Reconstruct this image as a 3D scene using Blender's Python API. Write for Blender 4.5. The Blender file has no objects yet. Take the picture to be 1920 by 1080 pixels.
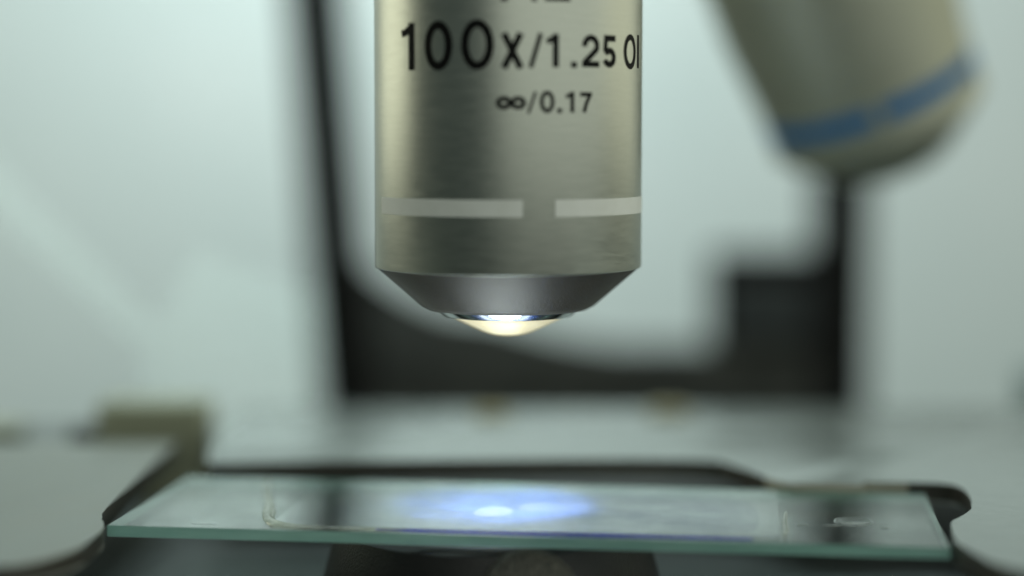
import bpy, bmesh, math, random
from mathutils import Vector, Matrix, Quaternion
random.seed(7)
S = bpy.context.scene
COL = S.collection
R_ = math.radians

# ------------------------------------------------------------------ camera (1 unit = 1 cm)
cd = bpy.data.cameras.new('camera'); cam = bpy.data.objects.new('camera', cd); COL.objects.link(cam)
cam.location = (0, -18.5, 3.6)
cam.rotation_euler = (R_(90) - math.atan(290/3600), 0, 0)
cd.sensor_width = 36; cd.lens = 67.5
cd.clip_start = 0.5; cd.clip_end = 500
cd.dof.use_dof = True; cd.dof.focus_distance = 17.95
cd.dof.aperture_fstop = 67.5/1320           # entrance pupil about 13 mm across
S.camera = cam

# ------------------------------------------------------------------ world, lamps, exposure
W = bpy.data.worlds.new('World'); S.world = W; W.use_nodes = True
bg = W.node_tree.nodes['Background']
bg.inputs[0].default_value = (0.62, 0.80, 0.75, 1); bg.inputs[1].default_value = 0.11

def area(name, loc, target, sx, sy, power, col):
    l = bpy.data.lights.new(name, 'AREA'); l.shape = 'RECTANGLE'; l.size = sx; l.size_y = sy
    l.energy = power; l.color = col
    o = bpy.data.objects.new(name, l); COL.objects.link(o); o.location = loc
    o.rotation_euler = (Vector(target)-Vector(loc)).to_track_quat('-Z', 'Y').to_euler()
    return o
area('key_light', (14, -17, 10), (0, 0, 2), 54, 28, 3700, (0.95, 1.0, 0.90))  # unseen lamp added for the broad reflection on the barrel's right half
area('side_light', (-33, 13, 7), (0, 0, 3), 26, 15, 2300, (1.0, 1.0, 0.78))  # unseen lamp added to give the barrel its bright left strip
area('right_light', (34, 13, 7), (0, 0, 3), 32, 16, 1600, (1.0, 1.0, 0.78))  # unseen lamp added to lift the barrel's dark right edge
area('upper_wall_fill', (-5, 10, 36), (-7, 34, 3), 30, 12, 9500, (0.84, 0.99, 1.0))  # unseen lamp added to brighten the wall from above
area('wall_centre_fill', (-3, 23, 14), (-2, 34, 3), 14, 6, 1500, (0.87, 0.99, 1.0))  # unseen lamp added so the wall falls off from a bright middle

S.view_settings.view_transform = 'Standard'; S.view_settings.look = 'None'
S.view_settings.exposure = 0; S.view_settings.gamma = 1
S.render.engine = 'CYCLES'
S.cycles.use_denoising = True
S.cycles.max_bounces = 10; S.cycles.transparent_max_bounces = 24
S.cycles.sample_clamp_indirect = 4

# ------------------------------------------------------------------ materials
def nt(name):
    m = bpy.data.materials.new(name); m.use_nodes = True
    t = m.node_tree; t.nodes.clear(); o = t.nodes.new('ShaderNodeOutputMaterial')
    return m, t, o
def node(t, typ, **kw):
    n = t.nodes.new(typ)
    for k, v in kw.items():
        if k in n.inputs: n.inputs[k].default_value = v
        else: setattr(n, k, v)
    return n
def noise(t, scale, detail=3, rough=0.55, stretch=None):
    tc = node(t, 'ShaderNodeTexCoord'); mp = node(t, 'ShaderNodeMapping')
    if stretch: mp.inputs['Scale'].default_value = stretch
    t.links.new(tc.outputs['Object'], mp.inputs[0])
    n = node(t, 'ShaderNodeTexNoise', Scale=scale, Detail=detail, Roughness=rough)
    t.links.new(mp.outputs[0], n.inputs['Vector'])
    return n
def ramp(t, src, stops):
    r = node(t, 'ShaderNodeValToRGB'); e = r.color_ramp.elements
    while len(e) < len(stops): e.new(0.5)
    for k, (p, c) in enumerate(stops):
        e[k].position = p; e[k].color = c if len(c) == 4 else (*c, 1)
    t.links.new(src, r.inputs[0]); return r
def surf(name, col, col2=None, nscale=6, rough=0.4, rough2=None, metal=0.0, bump=0.0, bscale=60, bdist=0.01, spec=0.5, stretch=None, coat=0):
    m, t, o = nt(name)
    p = node(t, 'ShaderNodeBsdfPrincipled', Metallic=metal, Roughness=rough)
    p.inputs['Specular IOR Level'].default_value = spec
    p.inputs['Coat Weight'].default_value = coat
    t.links.new(p.outputs[0], o.inputs[0])
    n = noise(t, nscale, 5, 0.6, stretch)
    r = ramp(t, n.outputs['Fac'], [(0.32, col), (0.68, col2 or col)])
    t.links.new(r.outputs[0], p.inputs['Base Color'])
    if rough2 is not None:
        mr = node(t, 'ShaderNodeMapRange'); mr.inputs[1].default_value = 0.3; mr.inputs[2].default_value = 0.7
        mr.inputs[3].default_value = rough; mr.inputs[4].default_value = rough2
        t.links.new(n.outputs['Fac'], mr.inputs[0]); t.links.new(mr.outputs[0], p.inputs['Roughness'])
    if bump:
        b = node(t, 'ShaderNodeBump', Strength=bump, Distance=bdist)
        n2 = noise(t, bscale, 3, 0.6)
        t.links.new(n2.outputs['Fac'], b.inputs['Height']); t.links.new(b.outputs[0], p.inputs['Normal'])
    return m

M = {}
M['nickel'] = surf('satin_nickel', (0.44, 0.455, 0.40), (0.50, 0.515, 0.455), 4, 0.33, 0.42, 1.0, 0.32, 75, 0.004, stretch=(1, 1, 7))
M['nickel_blasted'] = surf('blasted_nickel', (0.36, 0.37, 0.30), (0.41, 0.42, 0.345), 3, 0.50, 0.58, 1.0, 0.30, 80, 0.004)
M['nickel_cone'] = surf('grey_anodised_cone', (0.036, 0.031, 0.023), (0.048, 0.042, 0.032), 3, 0.46, 0.52, 0.35, 0.6, 52, 0.007, 0.4)
M['white_paint'] = surf('white_band_paint', (0.76, 0.77, 0.71), (0.82, 0.83, 0.78), 5, 0.45, 0.55, 0, 0.05, 90, 0.003)
M['blue_paint'] = surf('blue_band_paint', (0.003, 0.12, 0.32), (0.006, 0.15, 0.38), 5, 0.55, 0.65, spec=0.15)
M['black_print'] = surf('black_print', (0.004, 0.004, 0.004), (0.009, 0.009, 0.008), 20, 0.6, spec=0.1)
M['groove'] = surf('dark_groove', (0.010, 0.012, 0.012), (0.02, 0.02, 0.02), 20, 0.6)
M['chrome'] = surf('polished_steel', (0.78, 0.80, 0.82), (0.84, 0.85, 0.86), 8, 0.08, 0.13, 1.0)
M['brass_lens'] = surf('bare_lens_mount', (0.95, 0.77, 0.48), (0.97, 0.81, 0.54), 8, 0.42, 0.50, 0.5, 0.03, 80, 0.003)
M['holder'] = surf('satin_grey_plate', (0.29, 0.325, 0.305), (0.335, 0.37, 0.345), 2.2, 0.17, 0.25, 0.0, 0.05, 60, 0.003, 0.6)
M['holder_rim'] = surf('brown_shaded_edge', (0.035, 0.034, 0.027), (0.06, 0.056, 0.045), 9, 0.4, 0.5, 0.2, 0.1, 60, 0.003)  # brown edge kept dark: the recess shade is in its colour
M['contact'] = surf('beige_contact_face', (0.30, 0.29, 0.23), (0.36, 0.35, 0.28), 4, 0.4, 0.5)  # same plate edge without the darkening, where it meets the slide
M['arm'] = surf('cream_grey_arm', (0.22, 0.235, 0.20), (0.27, 0.28, 0.24), 2.2, 0.34, 0.45, 0.0, 0.06, 55, 0.003, 0.5)
M['stage'] = surf('matt_stage', (0.06, 0.073, 0.07), (0.08, 0.095, 0.092), 2.5, 0.45, 0.6, 0, 0.06, 80, 0.004)
M['black'] = surf('black_enamel', (0.008, 0.0085, 0.008), (0.015, 0.015, 0.014), 2, 0.65, 0.75, spec=0.10)
M['charcoal'] = surf('charcoal_panel', (0.035, 0.042, 0.042), (0.045, 0.053, 0.053), 2, 0.5, 0.6, spec=0.3)
M['rail'] = surf('worn_dark_rail', (0.03, 0.033, 0.03), (0.10, 0.103, 0.09), 0.9, 0.6, 0.7, spec=0.2)
M['gusset'] = surf('dark_grey_gusset', (0.075, 0.08, 0.074), (0.10, 0.106, 0.098), 1.5, 0.5, 0.6, spec=0.3)
M['crinkle'] = surf('black_crinkle', (0.005, 0.005, 0.005), (0.010, 0.010, 0.009), 4, 0.42, 0.5, 0, 0.5, 42, 0.012, 0.5)
M['grain'] = surf('grey_grain', (0.012, 0.012, 0.009), (0.13, 0.125, 0.10), 34, 0.40, 0.55, 0.3, 1.0, 30, 0.02, 0.5)
M['olive'] = surf('olive_grey_metal', (0.34, 0.355, 0.24), (0.42, 0.435, 0.30), 2, 0.45, 0.55)
M['screw'] = surf('aged_brass', (0.26, 0.22, 0.11), (0.32, 0.28, 0.15), 9, 0.35, 0.45, 0.8)
M['teal'] = surf('grey_teal_case', (0.10, 0.17, 0.165), (0.13, 0.21, 0.20), 2, 0.5, 0.6)
M['wall'] = surf('pale_wall', (0.62, 0.70, 0.68), (0.74, 0.79, 0.765), 0.10, 0.85, 0.9, spec=0.1)
M['sheet'] = surf('pale_board', (0.72, 0.84, 0.82), (0.76, 0.86, 0.84), 0.1, 0.75, 0.8, spec=0.15)
M['bench'] = surf('bench_top', (0.10, 0.11, 0.105), (0.14, 0.15, 0.145), 0.2, 0.6, 0.7)

def glass(name, tint, rough=0.03, ior=1.52, smudge=0.0):
    m, t, o = nt(name)
    fr = node(t, 'ShaderNodeFresnel', IOR=ior)
    ge = node(t, 'ShaderNodeNewGeometry'); im = node(t, 'ShaderNodeMapRange')   # thin pane: same reflectance on entering and leaving faces
    im.inputs[3].default_value = ior; im.inputs[4].default_value = 1/ior
    t.links.new(ge.outputs['Backfacing'], im.inputs[0]); t.links.new(im.outputs[0], fr.inputs['IOR'])
    tr = node(t, 'ShaderNodeBsdfTransparent'); tr.inputs[0].default_value = (*tint, 1)
    gl = node(t, 'ShaderNodeBsdfGlossy', Roughness=rough); gl.inputs[0].default_value = (1, 1, 1, 1)
    mx = node(t, 'ShaderNodeMixShader')
    t.links.new(tr.outputs[0], mx.inputs[1]); t.links.new(gl.outputs[0], mx.inputs[2])
    gn = noise(t, 1.1, 5, 0.6, (1.6, 1, 1)); gm = node(t, 'ShaderNodeMapRange')        # greasy film: reflects unevenly
    gm.inputs[1].default_value = 0.35; gm.inputs[2].default_value = 0.65; gm.inputs[3].default_value = 0.72; gm.inputs[4].default_value = 1.08
    t.links.new(gn.outputs['Fac'], gm.inputs[0])
    gu = node(t, 'ShaderNodeMath', operation='MULTIPLY'); t.links.new(fr.outputs[0], gu.inputs[0]); t.links.new(gm.outputs[0], gu.inputs[1])
    t.links.new(gu.outputs[0], mx.inputs[0])
    out = mx
    if smudge:
        n = noise(t, 1.6, 6, 0.65)
        r = ramp(t, n.outputs['Fac'], [(0.40, (0.02,)*3), (0.75, (smudge,)*3)])
        df = node(t, 'ShaderNodeBsdfDiffuse'); df.inputs[0].default_value = (0.55, 0.60, 0.57, 1)
        m2 = node(t, 'ShaderNodeMixShader')
        t.links.new(r.outputs[0], m2.inputs[0]); t.links.new(mx.outputs[0], m2.inputs[1]); t.links.new(df.outputs[0], m2.inputs[2])
        out = m2
        mr = node(t, 'ShaderNodeMapRange'); mr.inputs[1].default_value = 0.35; mr.inputs[2].default_value = 0.75
        mr.inputs[3].default_value = rough; mr.inputs[4].default_value = rough*3.5
        t.links.new(n.outputs['Fac'], mr.inputs[0]); t.links.new(mr.outputs[0], gl.inputs['Roughness'])
    t.links.new(out.outputs[0], o.inputs[0]); return m
M['glass'] = glass('slide_glass', (0.93, 0.97, 0.95), 0.035, 1.34, 0.03)
M['cover_glass'] = glass('cover_glass', (0.97, 0.98, 0.98), 0.03, 1.24, 0.02)
M['mounted_face'] = glass('mounted_glass_face', (0.98, 0.985, 0.985), 0.03, 1.03)   # cemented side: next to no reflection
M['resin'] = glass('clear_resin', (0.93, 0.91, 0.80), 0.05, 1.5, 0.55)
M['droplet'] = glass('dried_droplet', (0.92, 0.94, 0.93), 0.12, 1.4, 0.5)

def edge_glass():
    m, t, o = nt('green_glass_edge')
    p = node(t, 'ShaderNodeBsdfPrincipled', Roughness=0.22)
    n = noise(t, 1.1, 4, 0.6, (1, 1, 6))
    r = ramp(t, n.outputs['Fac'], [(0.35, (0.15, 0.31, 0.26)), (0.7, (0.28, 0.47, 0.41))])
    t.links.new(r.outputs[0], p.inputs['Base Color'])
    tl = node(t, 'ShaderNodeBsdfTranslucent'); tl.inputs[0].default_value = (0.4, 0.62, 0.55, 1)
    mx = node(t, 'ShaderNodeMixShader'); mx.inputs[0].default_value = 0.35
    t.links.new(p.outputs[0], mx.inputs[1]); t.links.new(tl.outputs[0], mx.inputs[2])
    n2 = noise(t, 30, 3, 0.6); b = node(t, 'ShaderNodeBump', Strength=0.15, Distance=0.004)
    t.links.new(n2.outputs['Fac'], b.inputs['Height']); t.links.new(b.outputs[0], p.inputs['Normal'])
    t.links.new(mx.outputs[0], o.inputs[0]); return m
M['edge'] = edge_glass()

def stain(name, c1, c2, cover, scale):
    """translucent pale spot: patchy, lets part of the light straight through"""
    m, t, o = nt(name)
    n = noise(t, scale, 5, 0.6, (1, 1.6, 1))
    r = ramp(t, n.outputs['Fac'], [(0.3, c1), (0.7, c2)])
    tl = node(t, 'ShaderNodeBsdfTranslucent'); df = node(t, 'ShaderNodeBsdfDiffuse')
    t.links.new(r.outputs[0], tl.inputs[0]); t.links.new(r.outputs[0], df.inputs[0])
    a = node(t, 'ShaderNodeMixShader'); a.inputs[0].default_value = 0.35
    t.links.new(tl.outputs[0], a.inputs[1]); t.links.new(df.outputs[0], a.inputs[2])
    tr = node(t, 'ShaderNodeBsdfTransparent'); mx = node(t, 'ShaderNodeMixShader')
    n2 = noise(t, scale*0.6, 4, 0.6)
    r2 = ramp(t, n2.outputs['Fac'], [(0.30, (cover[0],)*3), (0.70, (cover[1],)*3)])
    t.links.new(r2.outputs[0], mx.inputs[0]); t.links.new(tr.outputs[0], mx.inputs[1]); t.links.new(a.outputs[0], mx.inputs[2])
    t.links.new(mx.outputs[0], o.inputs[0]); return m
def glow_stain():
    # blue stain; the glow's falloff is painted as coverage fading from the middle
    m, t, o = nt('violet_blue_stain')
    tc = node(t, 'ShaderNodeTexCoord'); mp = node(t, 'ShaderNodeMapping')
    mp.inputs['Location'].default_value = (-1.76, -0.55, 0); mp.inputs['Scale'].default_value = (0.42, 0.48, 1)
    t.links.new(tc.outputs['Object'], mp.inputs[0])
    gr = node(t, 'ShaderNodeTexGradient', gradient_type='SPHERICAL'); t.links.new(mp.outputs[0], gr.inputs[0])
    n = noise(t, 1.5, 5, 0.6, (1, 1.5, 1))
    mu = node(t, 'ShaderNodeMath', operation='MULTIPLY'); t.links.new(gr.outputs['Fac'], mu.inputs[0])
    mr = node(t, 'ShaderNodeMapRange'); mr.inputs[1].default_value = 0.3; mr.inputs[2].default_value = 0.7; mr.inputs[3].default_value = 0.14; mr.inputs[4].default_value = 0.50
    t.links.new(n.outputs['Fac'], mr.inputs[0]); t.links.new(mr.outputs[0], mu.inputs[1])
    r = ramp(t, n.outputs['Fac'], [(0.3, (0.08, 0.19, 0.72)), (0.7, (0.15, 0.27, 0.80))])
    tl = node(t, 'ShaderNodeBsdfTranslucent'); df = node(t, 'ShaderNodeBsdfDiffuse')
    t.links.new(r.outputs[0], tl.inputs[0]); t.links.new(r.outputs[0], df.inputs[0])
    a = node(t, 'ShaderNodeMixShader'); a.inputs[0].default_value = 0.35
    t.links.new(tl.outputs[0], a.inputs[1]); t.links.new(df.outputs[0], a.inputs[2])
    tr = node(t, 'ShaderNodeBsdfTransparent'); mx = node(t, 'ShaderNodeMixShader')
    t.links.new(mu.outputs[0], mx.inputs[0]); t.links.new(tr.outputs[0], mx.inputs[1]); t.links.new(a.outputs[0], mx.inputs[2])
    t.links.new(mx.outputs[0], o.inputs[0]); return m
M['stain'] = glow_stain()
M['stain_edge'] = surf('deep_blue_stain', (0.006, 0.008, 0.30), (0.03, 0.04, 0.55), 2.5, 0.35, 0.45)
M['light_spot'] = stain('painted_light_spot', (0.80, 0.80, 0.86), (0.92, 0.92, 0.94), (0.08, 0.14), 5)  # condenser beam's hot spot painted as a pale translucent patch
M['faint_light_spot'] = stain('painted_faint_spot', (0.80, 0.80, 0.82), (0.92, 0.92, 0.92), (0.03, 0.08), 5)  # weaker second spot of the beam, painted likewise

def lamp_mat():
    m, t, o = nt('lit_condenser_lens')
    e = node(t, 'ShaderNodeEmission', Strength=38.0); e.inputs[0].default_value = (0.93, 0.97, 1.0, 1)
    t.links.new(e.outputs[0], o.inputs[0]); return m
M['lamp'] = lamp_mat()

# ------------------------------------------------------------------ object helpers
def finish(name, bm, mats, parent=None, smooth=None, loc=None):
    me = bpy.data.meshes.new(name)
    bmesh.ops.recalc_face_normals(bm, faces=bm.faces)
    bm.to_mesh(me); bm.free()
    for m in (mats if isinstance(mats, (list, tuple)) else [mats]): me.materials.append(m)
    if smooth is not None:
        me.polygons.foreach_set('use_smooth', [True]*len(me.polygons))
        me.set_sharp_from_angle(angle=R_(smooth))
    o = bpy.data.objects.new(name, me); COL.objects.link(o)
    if parent: o.parent = parent
    if loc: o.location = loc
    return o
def tag(o, label, cat, group=None):
    o['label'] = label; o['category'] = cat
    if group: o['group'] = group
    return o
def thing(name, label, cat, loc=(0, 0, 0), group=None):
    o = bpy.data.objects.new(name, None); COL.objects.link(o); o.location = loc
    o.empty_display_size = 0.5
    return tag(o, label, cat, group)
def structure(o): o['kind'] = 'structure'; return o
def lathe(bm, prof, seg=160, a0=0.0, a1=2*math.pi, mat=0):
    full = abs(a1-a0-2*math.pi) < 1e-6
    n = seg if full else seg+1
    rings = []
    for r, z in prof:
        if r < 1e-6: rings.append([bm.verts.new((0, 0, z))])
        else: rings.append([bm.verts.new((r*math.sin(a0+(a1-a0)*k/seg), -r*math.cos(a0+(a1-a0)*k/seg), z)) for k in range(n)])
    for A, B in zip(rings, rings[1:]):
        for k in range(seg):
            j = (k+1) % n
            if len(A) == 1 and len(B) == 1: continue
            if len(A) == 1: f = bm.faces.new((A[0], B[j], B[k]))
            elif len(B) == 1: f = bm.faces.new((A[k], A[j], B[0]))
            else: f = bm.faces.new((A[k], A[j], B[j], B[k]))
            f.material_index = mat
def box(bm, x0, x1, y0, y1, z0, z1, bev=0.0, seg=2):
    vs = [bm.verts.new((x, y, z)) for x in (x0, x1) for y in (y0, y1) for z in (z0, z1)]
    fs = []
    for q in ((0,1,3,2),(4,6,7,5),(0,4,5,1),(2,3,7,6),(0,2,6,4),(1,5,7,3)):
        fs.append(bm.faces.new([vs[i] for i in q]))
    if bev:
        es = list({e for f in fs for e in f.edges})
        bmesh.ops.bevel(bm, geom=es, offset=bev, segments=seg, profile=0.5, affect='EDGES')
def prism(bm, pts, z0, z1, bev=0.0, mat_side=None):
    top = [bm.verts.new((x, y, z1)) for x, y in pts]; bot = [bm.verts.new((x, y, z0)) for x, y in pts]
    ft = bm.faces.new(top); fb = bm.faces.new(bot[::-1]); n = len(pts)
    for k in range(n):
        f = bm.faces.new((top[k], bot[k], bot[(k+1) % n], top[(k+1) % n]))
        if mat_side is not None: f.material_index = mat_side
    if bev:
        bmesh.ops.bevel(bm, geom=list(ft.edges)+list(fb.edges), offset=bev, segments=3, profile=0.5, affect='EDGES', material=0)
def smooth_poly(pts, sharp=(), it=2):
    """round the corners of an outline (Chaikin), except the listed corner indices"""
    P = [(Vector(p), i in sharp) for i, p in enumerate(pts)]
    for _ in range(it):
        Q = []
        n = len(P)
        for i in range(n):
            p, s = P[i]; a = P[i-1][0]; b = P[(i+1) % n][0]
            if s: Q.append((p, True))
            else: Q += [(p.lerp(a, 0.25), False), (p.lerp(b, 0.25), False)]
        P = Q
    return [tuple(p) for p, _ in P]
def rotframe(axis):
    """matrix whose +z is the given direction"""
    return Vector(axis).to_track_quat('Z', 'Y').to_matrix().to_4x4()

# ------------------------------------------------------------------ setting: wall and bench
bm = bmesh.new(); box(bm, -95, 95, 34, 36, -16, 60); structure(finish('wall', bm, M['wall']))
bm = bmesh.new(); box(bm, -60, 60, -40, 33.9, -17, -14); structure(finish('bench', bm, M['bench']))

# ------------------------------------------------------------------ printing on a barrel: strokes wrapped round the cylinder
def stroke(bm, pts, w, wrap, closed=False, step=0.02):
    """pts in (arc length, z); a ribbon of width w, mitred"""
    P = [Vector(p) for p in pts]
    if not closed:                                    # dense points so that the ribbon follows the curve
        Q = []
        for a, b in zip(P, P[1:]):
            k = max(1, int((b-a).length/step))
            Q += [a.lerp(b, i/k) for i in range(k)]
        Q.append(P[-1]); P = Q
    n = len(P); L = []; Rr = []
    for i in range(n):
        a = P[i-1] if (i or closed) else P[i]; b = P[(i+1) % n] if (i < n-1 or closed) else P[i]
        d0 = (P[i]-a).normalized() if (P[i]-a).length > 1e-9 else (b-P[i]).normalized()
        d1 = (b-P[i]).normalized() if (b-P[i]).length > 1e-9 else d0
        t = (d0+d1).normalized(); nr = Vector((-t.y, t.x)); c = max(0.5, t.dot(d0))
        L.append(bm.verts.new(wrap(P[i]+nr*w/2/c))); Rr.append(bm.verts.new(wrap(P[i]-nr*w/2/c)))
    for i in range(n if closed else n-1):
        j = (i+1) % n
        bm.faces.new((L[i], L[j], Rr[j], Rr[i]))
def arc(cx, cy, rx, ry, a0, a1, n=28):
    return [(cx+rx*math.cos(R_(a0+(a1-a0)*k/n)), cy+ry*math.sin(R_(a0+(a1-a0)*k/n))) for k in range(n+1)]
def glyph(bm, ch, a0, a1, z0, z1, R, wk, lift=0.0025):
    x0, x1 = a0*R, a1*R; w = wk; h = z1-z0; cx = (x0+x1)/2; W_ = x1-x0
    wrap = lambda p: ((R+lift)*math.sin(p.x/R), -(R+lift)*math.cos(p.x/R), p.y)
    if ch in '0O':
        stroke(bm, arc(cx, (z0+z1)/2, W_/2-w/2, h/2-w/2, 0, 360, 48)[:-1], w, wrap, True)
    elif ch == '8':                                   # infinity sign: two rings side by side
        r = W_/4
        for c in (x0+r*1.04, x1-r*1.04):
            stroke(bm, arc(c, (z0+z1)/2, r*1.04-w/2+w*0.10, h/2-w/2, 0, 360, 32)[:-1], w*0.95, wrap, True)
    elif ch == '1':
        stroke(bm, [(x1-w/2, z0), (x1-w/2, z1)], w, wrap)
        fw = max(x1-w-x0, w*0.8)
        stroke(bm, [(x1-w*0.6, z1-h*0.10), (x1-w-fw*0.45, z1-h*0.205), (x1-w-fw, z1-h*0.225)], w*0.85, wrap)
    elif ch == 'X':
        stroke(bm, [(x0+w/2, z0), (x1-w/2, z1)], w, wrap); stroke(bm, [(x0+w/2, z1), (x1-w/2, z0)], w, wrap)
    elif ch == '/':
        stroke(bm, [(x0+w*0.35, z0), (x1-w*0.35, z1)], w*0.8, wrap)
    elif ch == '.':
        stroke(bm, [(cx, z0), (cx, z1)], W_, wrap)
    elif ch == 'I':
        stroke(bm, [(cx, z0), (cx, z1)], w, wrap)
    elif ch == 'L':
        stroke(bm, [(x0+w/2, z1), (x0+w/2, z0)], w, wrap); stroke(bm, [(x0, z0+w/2), (x1, z0+w/2)], w, wrap)
    elif ch == '2':
        r = W_/2-w/2
        pts = arc(cx, z1-w/2-r*1.05, r, r*1.05, 185, -25, 24)
        pts += [(x0+w*0.62, z0+w*0.9), (x0+w*0.55, z0+w*0.5)]
        stroke(bm, pts, w, wrap); stroke(bm, [(x0, z0+w/2), (x1, z0+w/2)], w, wrap)
    elif ch == '5':
        r = W_/2-w/2; ry = h*0.31-w/2
        stroke(bm, [(x0+w*0.75, z1-w/2), (x1-w*0.1, z1-w/2)], w, wrap)
        stroke(bm, [(x0+w*0.85, z1), (x0+w*0.62, z0+h*0.50)], w*0.9, wrap)
        stroke(bm, arc(cx, z0+ry+w/2, r, ry, 148, -160, 30), w, wrap)
    elif ch == '7':
        stroke(bm, [(x0, z1-w/2), (x1, z1-w/2)], w, wrap)
        stroke(bm, [(x1-w*0.55, z1-w*0.6), (cx+w*0.1, z0+h*0.45), (x0+W_*0.33, z0)], w, wrap)

def band(bm, R, a0, a1, z0, z1, t=0.004):
    n = max(8, int(abs(a1-a0)/0.03)); g = []
    for rr, z in ((R+0.0006, z0), (R+t, z0+0.004), (R+t, z1-0.004), (R+0.0006, z1)):
        g.append([bm.verts.new((rr*math.sin(a0+(a1-a0)*k/n), -rr*math.cos(a0+(a1-a0)*k/n), z)) for k in range(n+1)])
    for A, B in zip(g, g[1:]):
        for k in range(n): bm.faces.new((A[k], A[k+1], B[k+1], B[k]))

# ------------------------------------------------------------------ the oil-immersion objective
OR = 1.280
obj = thing('microscope_objective', 'upright satin metal objective marked 100X with white broken band above the slide', 'microscope objective', (-0.036, 0, 0), 'objectives of the microscope')
bm = bmesh.new()
lathe(bm, [(0.0, 8.2), (1.27, 8.2), (OR, 8.18), (OR, 2.334), (OR-0.004, 2.322), (OR-0.016, 2.316), (1.20, 2.315)], 200)
finish('barrel', bm, M['nickel'], obj, 35)
bm = bmesh.new()
lathe(bm, [(1.255, 2.3145), (1.248, 2.308), (0.835, 1.950), (0.815, 1.940), (0.760, 1.912), (0.745, 1.910)], 200)
finish('nose_cone', bm, M['nickel_cone'], obj, 25)
bm = bmesh.new(); lathe(bm, [(0.745, 1.910), (0.735, 1.928), (0.700, 1.928), (0.698, 1.922)], 160)
finish('ring_groove', bm, M['groove'], obj, 30)
bm = bmesh.new(); lathe(bm, [(0.698, 1.922), (0.692, 1.917), (0.617, 1.852), (0.605, 1.846), (0.585, 1.847)], 160)
finish('retaining_ring', bm, M['chrome'], obj, 25)
bm = bmesh.new()
pf = [(0.585, 1.848)]
for r, z in ((0.560, 1.842), (0.46, 1.796), (0.37, 1.753), (0.28, 1.711), (0.22, 1.687), (0.17, 1.672), (0.12, 1.662), (0.06, 1.655), (0.0, 1.6525)): pf.append((r, z))
lathe(bm, pf, 160)
finish('front_lens', bm, M['brass_lens'], obj, 50)
for k, (a, b) in enumerate(((-1.18, 0.104), (0.338, 3.6))):
    bm = bmesh.new(); band(bm, OR, a, b, 2.846, 3.004); finish('white_band', bm, M['white_paint'], obj, 40)
LINES = (
 ('magnification_lettering', 0.0, [('1',-0.8605,-0.7236,4.1716,4.6006,.078),('0',-0.6282,-0.3995,4.1645,4.6073,.074),('0',-0.3350,-0.0980,4.1649,4.6138,.072),
  ('X',-0.0534,0.1135,4.1782,4.4896,.062),('/',0.1434,0.2458,4.1837,4.4908,.054),('1',0.2728,0.3634,4.1898,4.4882,.058),('.',0.4584,0.5055,4.1878,4.2402,.05),
  ('2',0.5494,0.7024,4.1958,4.4877,.054),('5',0.7337,0.8782,4.1961,4.4905,.058),('O',0.9817,1.1868,4.1908,4.5143,.054),('I',1.2124,1.2896,4.2077,4.5149,.06)]),
 ('coverslip_lettering', 0.0, [('8',-0.0834,0.1249,3.8089,3.9321,.046),('/',0.1324,0.2042,3.7759,3.9704,.034),('0',0.2232,0.3322,3.7809,3.9805,.038),
  ('.',0.3523,0.3886,3.7813,3.8242,.04),('1',0.4172,0.4847,3.7865,3.9727,.040),('7',0.5328,0.6345,3.7874,3.9697,.038)]),
 ('upper_lettering', 0.0, [('I',-0.0532,0.0022,4.772,5.19,.064),('I',0.1655,0.2032,4.7734,5.19,.05),('L',0.2604,0.4524,4.7774,5.19,.05)]))
for nm, off, gl in LINES:
    bm = bmesh.new()
    for ch, a0, a1, z0, z1, w in gl: glyph(bm, ch, a0, a1, z0, z1, OR, w)
    finish(nm, bm, M['black_print'], obj, 40)

# ------------------------------------------------------------------ the neighbouring objective, tilted away behind
ob2 = thing('microscope_objective', 'tilted blurred satin metal objective with blue broken band at upper right', 'microscope objective', (4.76, 6.5, 3.75), 'objectives of the microscope')
ax = Vector((-0.385, -0.205, 0.90)).normalized()      # from the tip upwards along the barrel
ob2.matrix_world = Matrix.Translation((4.76, 6.5, 3.75)) @ rotframe(ax) @ Matrix.Rotation(R_(0), 4, 'Z')
# find the roll that turns the barrel's -y side towards the camera
loc_dir = rotframe(ax).to_3x3().inverted() @ (Vector(cam.location)-Vector((4.76, 6.5, 3.75)))
roll = math.atan2(loc_dir.x, -loc_dir.y)
ob2.matrix_world = Matrix.Translation((4.76, 6.5, 3.75)) @ rotframe(ax) @ Matrix.Rotation(roll, 4, 'Z')
R2 = 1.40
bm = bmesh.new(); lathe(bm, [(0, 6.5), (1.50, 6.5), (1.52, 6.48), (1.50, 1.6), (R2, 0.62), (R2, 0.02), (R2-0.02, 0.0), (1.36, -0.001)], 160)
finish('barrel', bm, M['nickel_blasted'], ob2, 35)
bm = bmesh.new(); lathe(bm, [(1.375, -0.0015), (1.365, -0.01), (0.82, -0.50), (0.66, -0.60), (0.47, -0.61)], 140)
finish('nose_cone', bm, M['nickel_blasted'], ob2, 25)
bm = bmesh.new(); lathe(bm, [(0.47, -0.61), (0.44, -0.57), (0.38, -0.57), (0.36, -0.62), (0.22, -0.66), (0.0, -0.68)], 100)
finish('front_lens', bm, M['brass_lens'], ob2, 40)
for a, b in ((-3.0, -0.035), (0.06, 3.0)):
    bm = bmesh.new(); band(bm, R2, a, b, 0.35, 0.58); finish('blue_band', bm, M['blue_paint'], ob2, 40)

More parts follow.
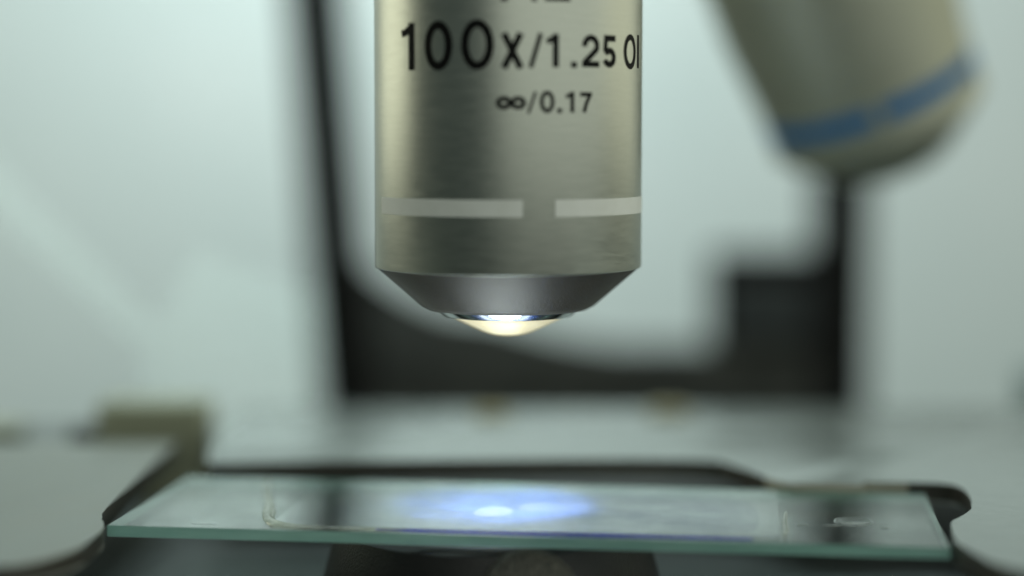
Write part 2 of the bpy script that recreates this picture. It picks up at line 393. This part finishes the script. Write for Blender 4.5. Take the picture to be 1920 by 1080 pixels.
# ------------------------------------------------------------------ glass slide
ua = R_(-7.2); U = Vector((math.cos(ua), math.sin(ua), 0)); V = Vector((-math.sin(ua), math.cos(ua), 0))
SL = 7.62; SW = 2.56; ST = 0.105
slide = thing('glass_slide', 'clear glass microscope slide with green edges lying under the upright objective', 'microscope slide', (-3.735, -1.043, -ST))
slide.rotation_euler = (0, 0, ua)
bm = bmesh.new(); box(bm, 0, SL, 0, SW, 0, ST, 0.006, 2)
bm.normal_update()
for f in bm.faces: f.material_index = 1 if abs(f.normal.z) < 0.9 else 0
finish('glass_body', bm, [M['glass'], M['edge']], slide)
def on_slide(x, y, z=0.0):                             # slide coordinates -> world
    p = Vector((-3.735, -1.043, 0))+U*x+V*y; return (p.x, p.y, z)

# stained specimen under the cover glass (slide coordinates)
spec = thing('stained_specimen', 'violet blue stained smear with painted glow and two painted light spots beneath the coverslip', 'specimen', on_slide(0, 0, 0)); spec.rotation_euler = (0, 0, ua)
def blob(name, pts, z, mat, parent, it=3):
    bm = bmesh.new(); bm.faces.new([bm.verts.new((x, y, z)) for x, y in smooth_poly(pts, (), it)])
    return finish(name, bm, mat, parent)
blob('stain_patch', [(1.9, 0.16), (4.0, 0.15), (5.9, 0.16), (6.0, 1.2), (5.8, 2.3), (4.0, 2.32), (2.2, 2.3), (1.8, 1.2)], 0.0020, M['stain'], spec, 2)
blob('beam_spot', [(3.26, 0.92), (3.30, 1.22), (3.46, 1.34), (3.62, 1.22), (3.64, 0.98), (3.50, 0.84), (3.36, 0.82)], 0.0034, M['light_spot'], spec)
blob('beam_spot', [(3.66, 1.15), (3.68, 1.50), (4.0, 1.62), (4.45, 1.60), (4.50, 1.32), (4.2, 1.14), (3.9, 1.10)], 0.0034, M['faint_light_spot'], spec)

# cover glass with its rim of mounting resin
cov = thing('coverslip', 'thin long coverslip glued with resin on top of the glass slide', 'coverslip', on_slide(0, 0, 0)); cov.rotation_euler = (0, 0, ua)
bm = bmesh.new(); box(bm, 1.50, 6.15, 0.14, 2.34, 0.006, 0.023, 0.003, 1); 
bm.normal_update()
for f in bm.faces: f.material_index = 0 if f.normal.z > -0.5 else 1
finish('cover_glass', bm, [M['cover_glass'], M['mounted_face']], cov)
def bead(name, pts, rad, mat, parent, seg=10):
    bm = bmesh.new(); P = [Vector((x, y, 0)) for x, y in pts]; rings = []
    n = len(P)
    for i, p in enumerate(P):
        t = (P[min(i+1, n-1)]-P[max(i-1, 0)]).normalized(); s = Vector((-t.y, t.x, 0))
        rr = rad*(0.55+0.45*math.sin(math.pi*i/(n-1)))*(1+0.15*math.sin(i*1.7))
        rings.append([bm.verts.new(p+s*rr*math.cos(math.pi*k/seg)+Vector((0, 0, rr*0.55*math.sin(math.pi*k/seg)+0.0006))) for k in range(seg+1)])
    for A, B in zip(rings, rings[1:]):
        for k in range(seg): bm.faces.new((A[k], A[k+1], B[k+1], B[k]))
    return finish(name, bm, mat, parent, 60)
lp = [(0.90, 2.4), (1.00, 2.0), (1.10, 1.65), (1.20, 1.3), (1.28, 1.0), (1.34, 0.75), (1.40, 0.50), (1.46, 0.35), (1.53, 0.24), (1.62, 0.175), (1.75, 0.14), (1.95, 0.12), (2.3, 0.11), (2.8, 0.115)]
bead('resin_rim', lp, 0.062, M['resin'], cov)
bead('stain_line', [(2.5, 0.112), (2.8, 0.105), (3.1, 0.098), (3.5, 0.088), (3.9, 0.085), (4.3, 0.10), (4.8, 0.108), (5.4, 0.112), (5.9, 0.115)], 0.036, M['stain_edge'], spec)
bead('resin_rim', [(6.18, 0.25), (6.21, 0.5), (6.20, 0.9), (6.22, 1.4)], 0.03, M['resin'], cov)

# dried drops and a smear on the bare glass
def drop(label, x, y, rx, ry, h, rot=0.0):
    bm = bmesh.new(); n = 40; rings = []
    for q, hz in ((1.0, 0.0), (0.95, 0.75), (0.85, 1.0), (0.72, 0.72), (0.4, 0.5)):
        rings.append([bm.verts.new((rx*q*math.cos(2*math.pi*k/n)*(1+0.05*math.sin(3*k*2*math.pi/n+rx*9)), ry*q*math.sin(2*math.pi*k/n)*(1+0.06*math.sin(2*k*2*math.pi/n)), h*hz+0.0006)) for k in range(n)])
    for A, B in zip(rings, rings[1:]):
        for k in range(n): bm.faces.new((A[k], A[(k+1) % n], B[(k+1) % n], B[k]))
    bm.faces.new(rings[-1])
    o = finish('dried_drop', bm, M['droplet'], None, 60, on_slide(x, y)); o.rotation_euler = (0, 0, ua+rot)
    return tag(o, label, 'dried drop', 'dried drops on the slide')
drop('largest oval dried drop on the slide, right of the coverslip', 6.83, 1.02, 0.19, 0.20, 0.016)
drop('small bright dried drop on the slide, right of the oval drop', 7.10, 0.80, 0.045, 0.05, 0.014)
drop('tiny thin dried drop just below the oval drop on the slide', 6.62, 0.80, 0.085, 0.03, 0.012)
drop('small dried drop on the slide close beside the right coverslip end', 6.36, 0.82, 0.055, 0.028, 0.012)
drop('faint long dried drop at the bare left end of the slide', 0.86, 0.20, 0.13, 0.05, 0.006)

# ------------------------------------------------------------------ slide holder plate and spring arm
hz0, hz1 = -0.13, 0.07
def sw(x, y): p = on_slide(x, y); return (p[0], p[1])
plate_pts = [(3.845, -2.05), (3.885, -2.5), (3.97, -3.0), (4.3, -3.42), (5.2, -3.9), (7.6, -4.4), (7.6, 6.1), (-3.50, 6.1), (-3.36, 1.95), (-3.10, 1.85),
             (-2.3, 2.02), (2.10, 2.25), (2.42, 1.62), (2.72, 0.72), sw(6.55, SW+0.02), sw(7.0, SW+0.02), sw(7.03, SW+0.19), (4.36, 0.75), (4.50, 0.55), (4.47, 0.0), (4.345, -0.62), (4.15, -0.98), (4.005, -1.20), (3.958, -1.42)]
plate = thing('slide_holder', 'pale grey holder plate with notched right jaw around the slide', 'slide holder', (0, 0, 0))
bm = bmesh.new(); prism(bm, smooth_poly(plate_pts, (5, 6, 7, 15, 16, 20), 2), hz0, hz1, 0.012, 1)
bm.normal_update()
for f in bm.faces:
    c = f.calc_center_median()
    if f.material_index == 1 and 2.6 < c.x < 4.1 and 0.2 < c.y < 1.1: f.material_index = 2
finish('plate', bm, [M['holder'], M['holder_rim'], M['contact']], plate, 30)
for x, y, r in ((-0.25, 5.5, 0.22), (2.0, 5.75, 0.26)):
    bm = bmesh.new(); lathe(bm, [(r, 0.0), (r, 0.05), (r-0.03, 0.07), (0.09, 0.07), (0.085, 0.03), (0, 0.03)], 40)
    finish('screw', bm, M['screw'], plate, 30, (x, y, hz1+0.001))
for x in (-2.4, 6.6):
    bm = bmesh.new(); box(bm, x-0.5, x+0.5, 5.0, 6.0, -0.798, hz0-0.001, 0.01); finish('mounting_foot', bm, M['holder_rim'], plate)
arm = thing('stage_clip', 'cream grey rounded stage clip against the left end of the slide', 'stage clip', (0, 0, 0))
arm_pts = [(-3.86, 3.4), (-3.85, 1.2), (-3.86, -0.85), (-3.74, -1.13), (-3.675, -1.45), (-3.675, -1.9), (-3.72, -2.35), (-3.95, -2.82), (-4.2, -2.97), (-5.0, -3.35), (-7.4, -3.9), (-7.4, 3.4)]
bm = bmesh.new(); prism(bm, smooth_poly(arm_pts, (0, 10, 11), 2), -0.12, 0.055, 0.022, 1)
finish('plate', bm, [M['arm'], M['holder_rim']], arm, 40)
bm = bmesh.new(); box(bm, -7.2, -6.4, -1.0, 3.0, -0.798, -0.121, 0.01); finish('mounting_foot', bm, M['holder_rim'], arm)

# ------------------------------------------------------------------ stage with its round opening, condenser below
stage = thing('microscope_stage', 'dark matt stage plate with round opening below the glass slide', 'microscope stage', (0, 0, -0.8))
bm = bmesh.new(); n = 96; zt, zb = 0.0, -0.45
inn = [(-0.2+1.56*math.cos(2*math.pi*k/n), 1.56*math.sin(2*math.pi*k/n)) for k in range(n)]
def sq(k):
    a = 2*math.pi*k/n; c, s = math.cos(a), math.sin(a); f = min(8.5/max(abs(c), 1e-6), (9.6 if s > 0 else 4.6)/max(abs(s), 1e-6)); return (c*f, s*f)
vs = [[bm.verts.new((*p, z)) for p in pts] for pts, z in ((inn, zb), (inn, zt), ([sq(k) for k in range(n)], zt), ([sq(k) for k in range(n)], zb))]
for A, B in zip(vs, vs[1:]+vs[:1]):
    for k in range(n): bm.faces.new((A[k], A[(k+1) % n], B[(k+1) % n], B[k]))
finish('stage_plate', bm, M['stage'], stage, 30)

cond = thing('substage_condenser', 'black crinkled condenser below the slide with its lens lit', 'condenser', (-0.2, 0, -3.0))
bm = bmesh.new()
lathe(bm, [(0, -3.0), (1.9, -3.0), (1.9, 0.9), (1.52, 1.4), (1.52, 2.208), (1.66, 2.208), (1.655, 2.25), (1.505, 2.80), (1.44, 2.845), (1.36, 2.855), (1.0, 2.855), (0.86, 2.80), (0.80, 2.02)], 120)
finish('condenser_body', bm, M['crinkle'], cond, 30)
bm = bmesh.new(); lathe(bm, [(0.66, 2.065), (0.55, 2.09), (0.25, 2.11), (0, 2.115)], 64)
finish('condenser_lens', bm, M['lamp'], cond, 60)
bm = bmesh.new(); lathe(bm, [(0.80, 2.03), (0.69, 2.065), (0.67, 2.075), (0.66, 2.06)], 64); finish('lens_mount', bm, M['black'], cond, 30)
bm = bmesh.new()
lathe(bm, [(0.0, 0.10), (0.12, 0.095), (0.28, 0.07), (0.40, 0.03), (0.46, -0.03), (0.47, -0.3)], 64)
kn = finish('grained_knob', bm, M['grain'], cond, 50)
kn.matrix_local = Matrix.Translation((0.36, -1.66, 2.46)) @ rotframe((0.05, -0.93, 0.36))

# ------------------------------------------------------------------ blurred equipment behind the stage
fr = thing('equipment_frame', 'out of focus black frame with two posts standing behind the objective', 'equipment frame', (0, 14.5, 0))
def bar(name, a, b, w, d, mat, parent):
    a, b = Vector(a), Vector(b); bm = bmesh.new(); L = (b-a).length
    box(bm, -w/2, w/2, -d/2, d/2, 0, L, 0.04)
    o = finish(name, bm, mat, parent); o.matrix_local = Matrix.Translation(a) @ rotframe(b-a) if abs((b-a).x) < 1e-6 else Matrix.Translation(a) @ Matrix.Rotation(math.atan2((b-a).x, (b-a).z), 4, 'Y')
    return o
bar('post', (-1.886, 0, -13.9), (-3.639, 0, 10), 0.96, 0.6, M['black'], fr)
bar('post', (5.676, 0, -13.9), (5.629, 0, 10), 0.92, 0.6, M['black'], fr)
bm = bmesh.new(); box(bm, -2.527, 5.233, -0.25, 0.25, -3.4, -0.049, 0.05); finish('bottom_rail', bm, M['rail'], fr)
bm = bmesh.new()
g = [(-2.565, -0.044), (-2.789, 1.7), (-2.249, 1.15), (-1.7859999999999998, 0.85), (-1.131, 0.55), (-0.283, 0.441), (0.754, 0.13), (1.791, -0.044)]
f1 = [bm.verts.new((x, -0.15, z)) for x, z in g]; f2 = [bm.verts.new((x, 0.15, z)) for x, z in g]
bm.faces.new(f1); bm.faces.new(f2[::-1])
for k in range(len(g)): bm.faces.new((f1[k], f2[k], f2[(k+1) % len(g)], f1[(k+1) % len(g)]))
finish('corner_gusset', bm, M['gusset'], fr)
bm = bmesh.new(); box(bm, 3.413, 5.242, -0.30, 0.3, -0.041, 1.582, 0.08); finish('side_block', bm, M['black'], fr)
bm = bmesh.new(); box(bm, 3.583, 5.11, -0.38, -0.305, 0.093, 1.149, 0.02); finish('front_panel', bm, M['charcoal'], fr)

t = thing('stage_drive_block', 'blurred olive grey metal block behind the left stage clip', 'metal block', (-4.5, 4.7, -0.8))
bm = bmesh.new(); box(bm, -0.50, 0.80, -0.35, 0.45, 0.0, 1.16, 0.04); finish('block', bm, M['olive'], t)
bm = bmesh.new(); lathe(bm, [(0, 0), (0.2, 0), (0.22, 0.02), (0.22, 0.34), (0.20, 0.36), (0, 0.36)], 40)
k = finish('dark_knob', bm, M['gusset'], t, 30); k.matrix_local = Matrix.Translation((-0.505, -0.0, 0.65)) @ Matrix.Rotation(R_(-90), 4, 'Y')
t = thing('dark_case', 'small dark blurred case at the far left edge behind the stage clip', 'case', (-6.6, 5.0, -0.8))
bm = bmesh.new(); box(bm, -0.8, 0.50, -0.3, 0.4, 0, 0.72, 0.05); finish('case_body', bm, M['gusset'], t)
bm = bmesh.new(); box(bm, -0.82, 0.52, -0.32, 0.42, 0.722, 0.80, 0.02); finish('lid', bm, M['olive'], t)
t = thing('teal_case', 'low grey teal blurred case at the far right behind the holder plate', 'case', (8.2, 8.8, -0.8))
bm = bmesh.new(); box(bm, -0.8, 0.3, -0.3, 0.5, 0, 0.85, 0.05); finish('case_body', bm, M['teal'], t)
bm = bmesh.new(); box(bm, -0.82, 0.32, -0.32, 0.52, 0.852, 0.96, 0.02); finish('lid', bm, M['teal'], t)

# pale reflection streaks imitated by an added sheet cut to their outline
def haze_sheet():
    m, t, o = nt('reflection_haze')
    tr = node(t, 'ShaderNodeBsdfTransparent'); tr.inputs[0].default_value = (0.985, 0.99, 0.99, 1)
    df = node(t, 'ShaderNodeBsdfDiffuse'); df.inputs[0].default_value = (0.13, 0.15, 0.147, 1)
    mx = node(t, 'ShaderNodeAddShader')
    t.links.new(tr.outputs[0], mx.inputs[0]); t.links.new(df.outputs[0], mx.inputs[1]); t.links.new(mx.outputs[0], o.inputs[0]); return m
M['streak_haze'] = haze_sheet()
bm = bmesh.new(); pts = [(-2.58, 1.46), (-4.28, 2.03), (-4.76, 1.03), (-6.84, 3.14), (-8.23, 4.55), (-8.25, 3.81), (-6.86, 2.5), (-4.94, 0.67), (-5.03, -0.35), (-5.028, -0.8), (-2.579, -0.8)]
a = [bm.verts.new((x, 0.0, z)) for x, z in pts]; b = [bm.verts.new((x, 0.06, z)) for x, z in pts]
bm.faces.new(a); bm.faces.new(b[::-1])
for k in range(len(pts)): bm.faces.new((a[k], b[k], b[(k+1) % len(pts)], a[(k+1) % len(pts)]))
o = finish('reflection_streaks', bm, M['streak_haze'], None, None, (0, 7.2, 0.002))
tag(o, 'faint pale slanting reflection streaks, made as an added sheet, left of the dark frame', 'reflection ghost')
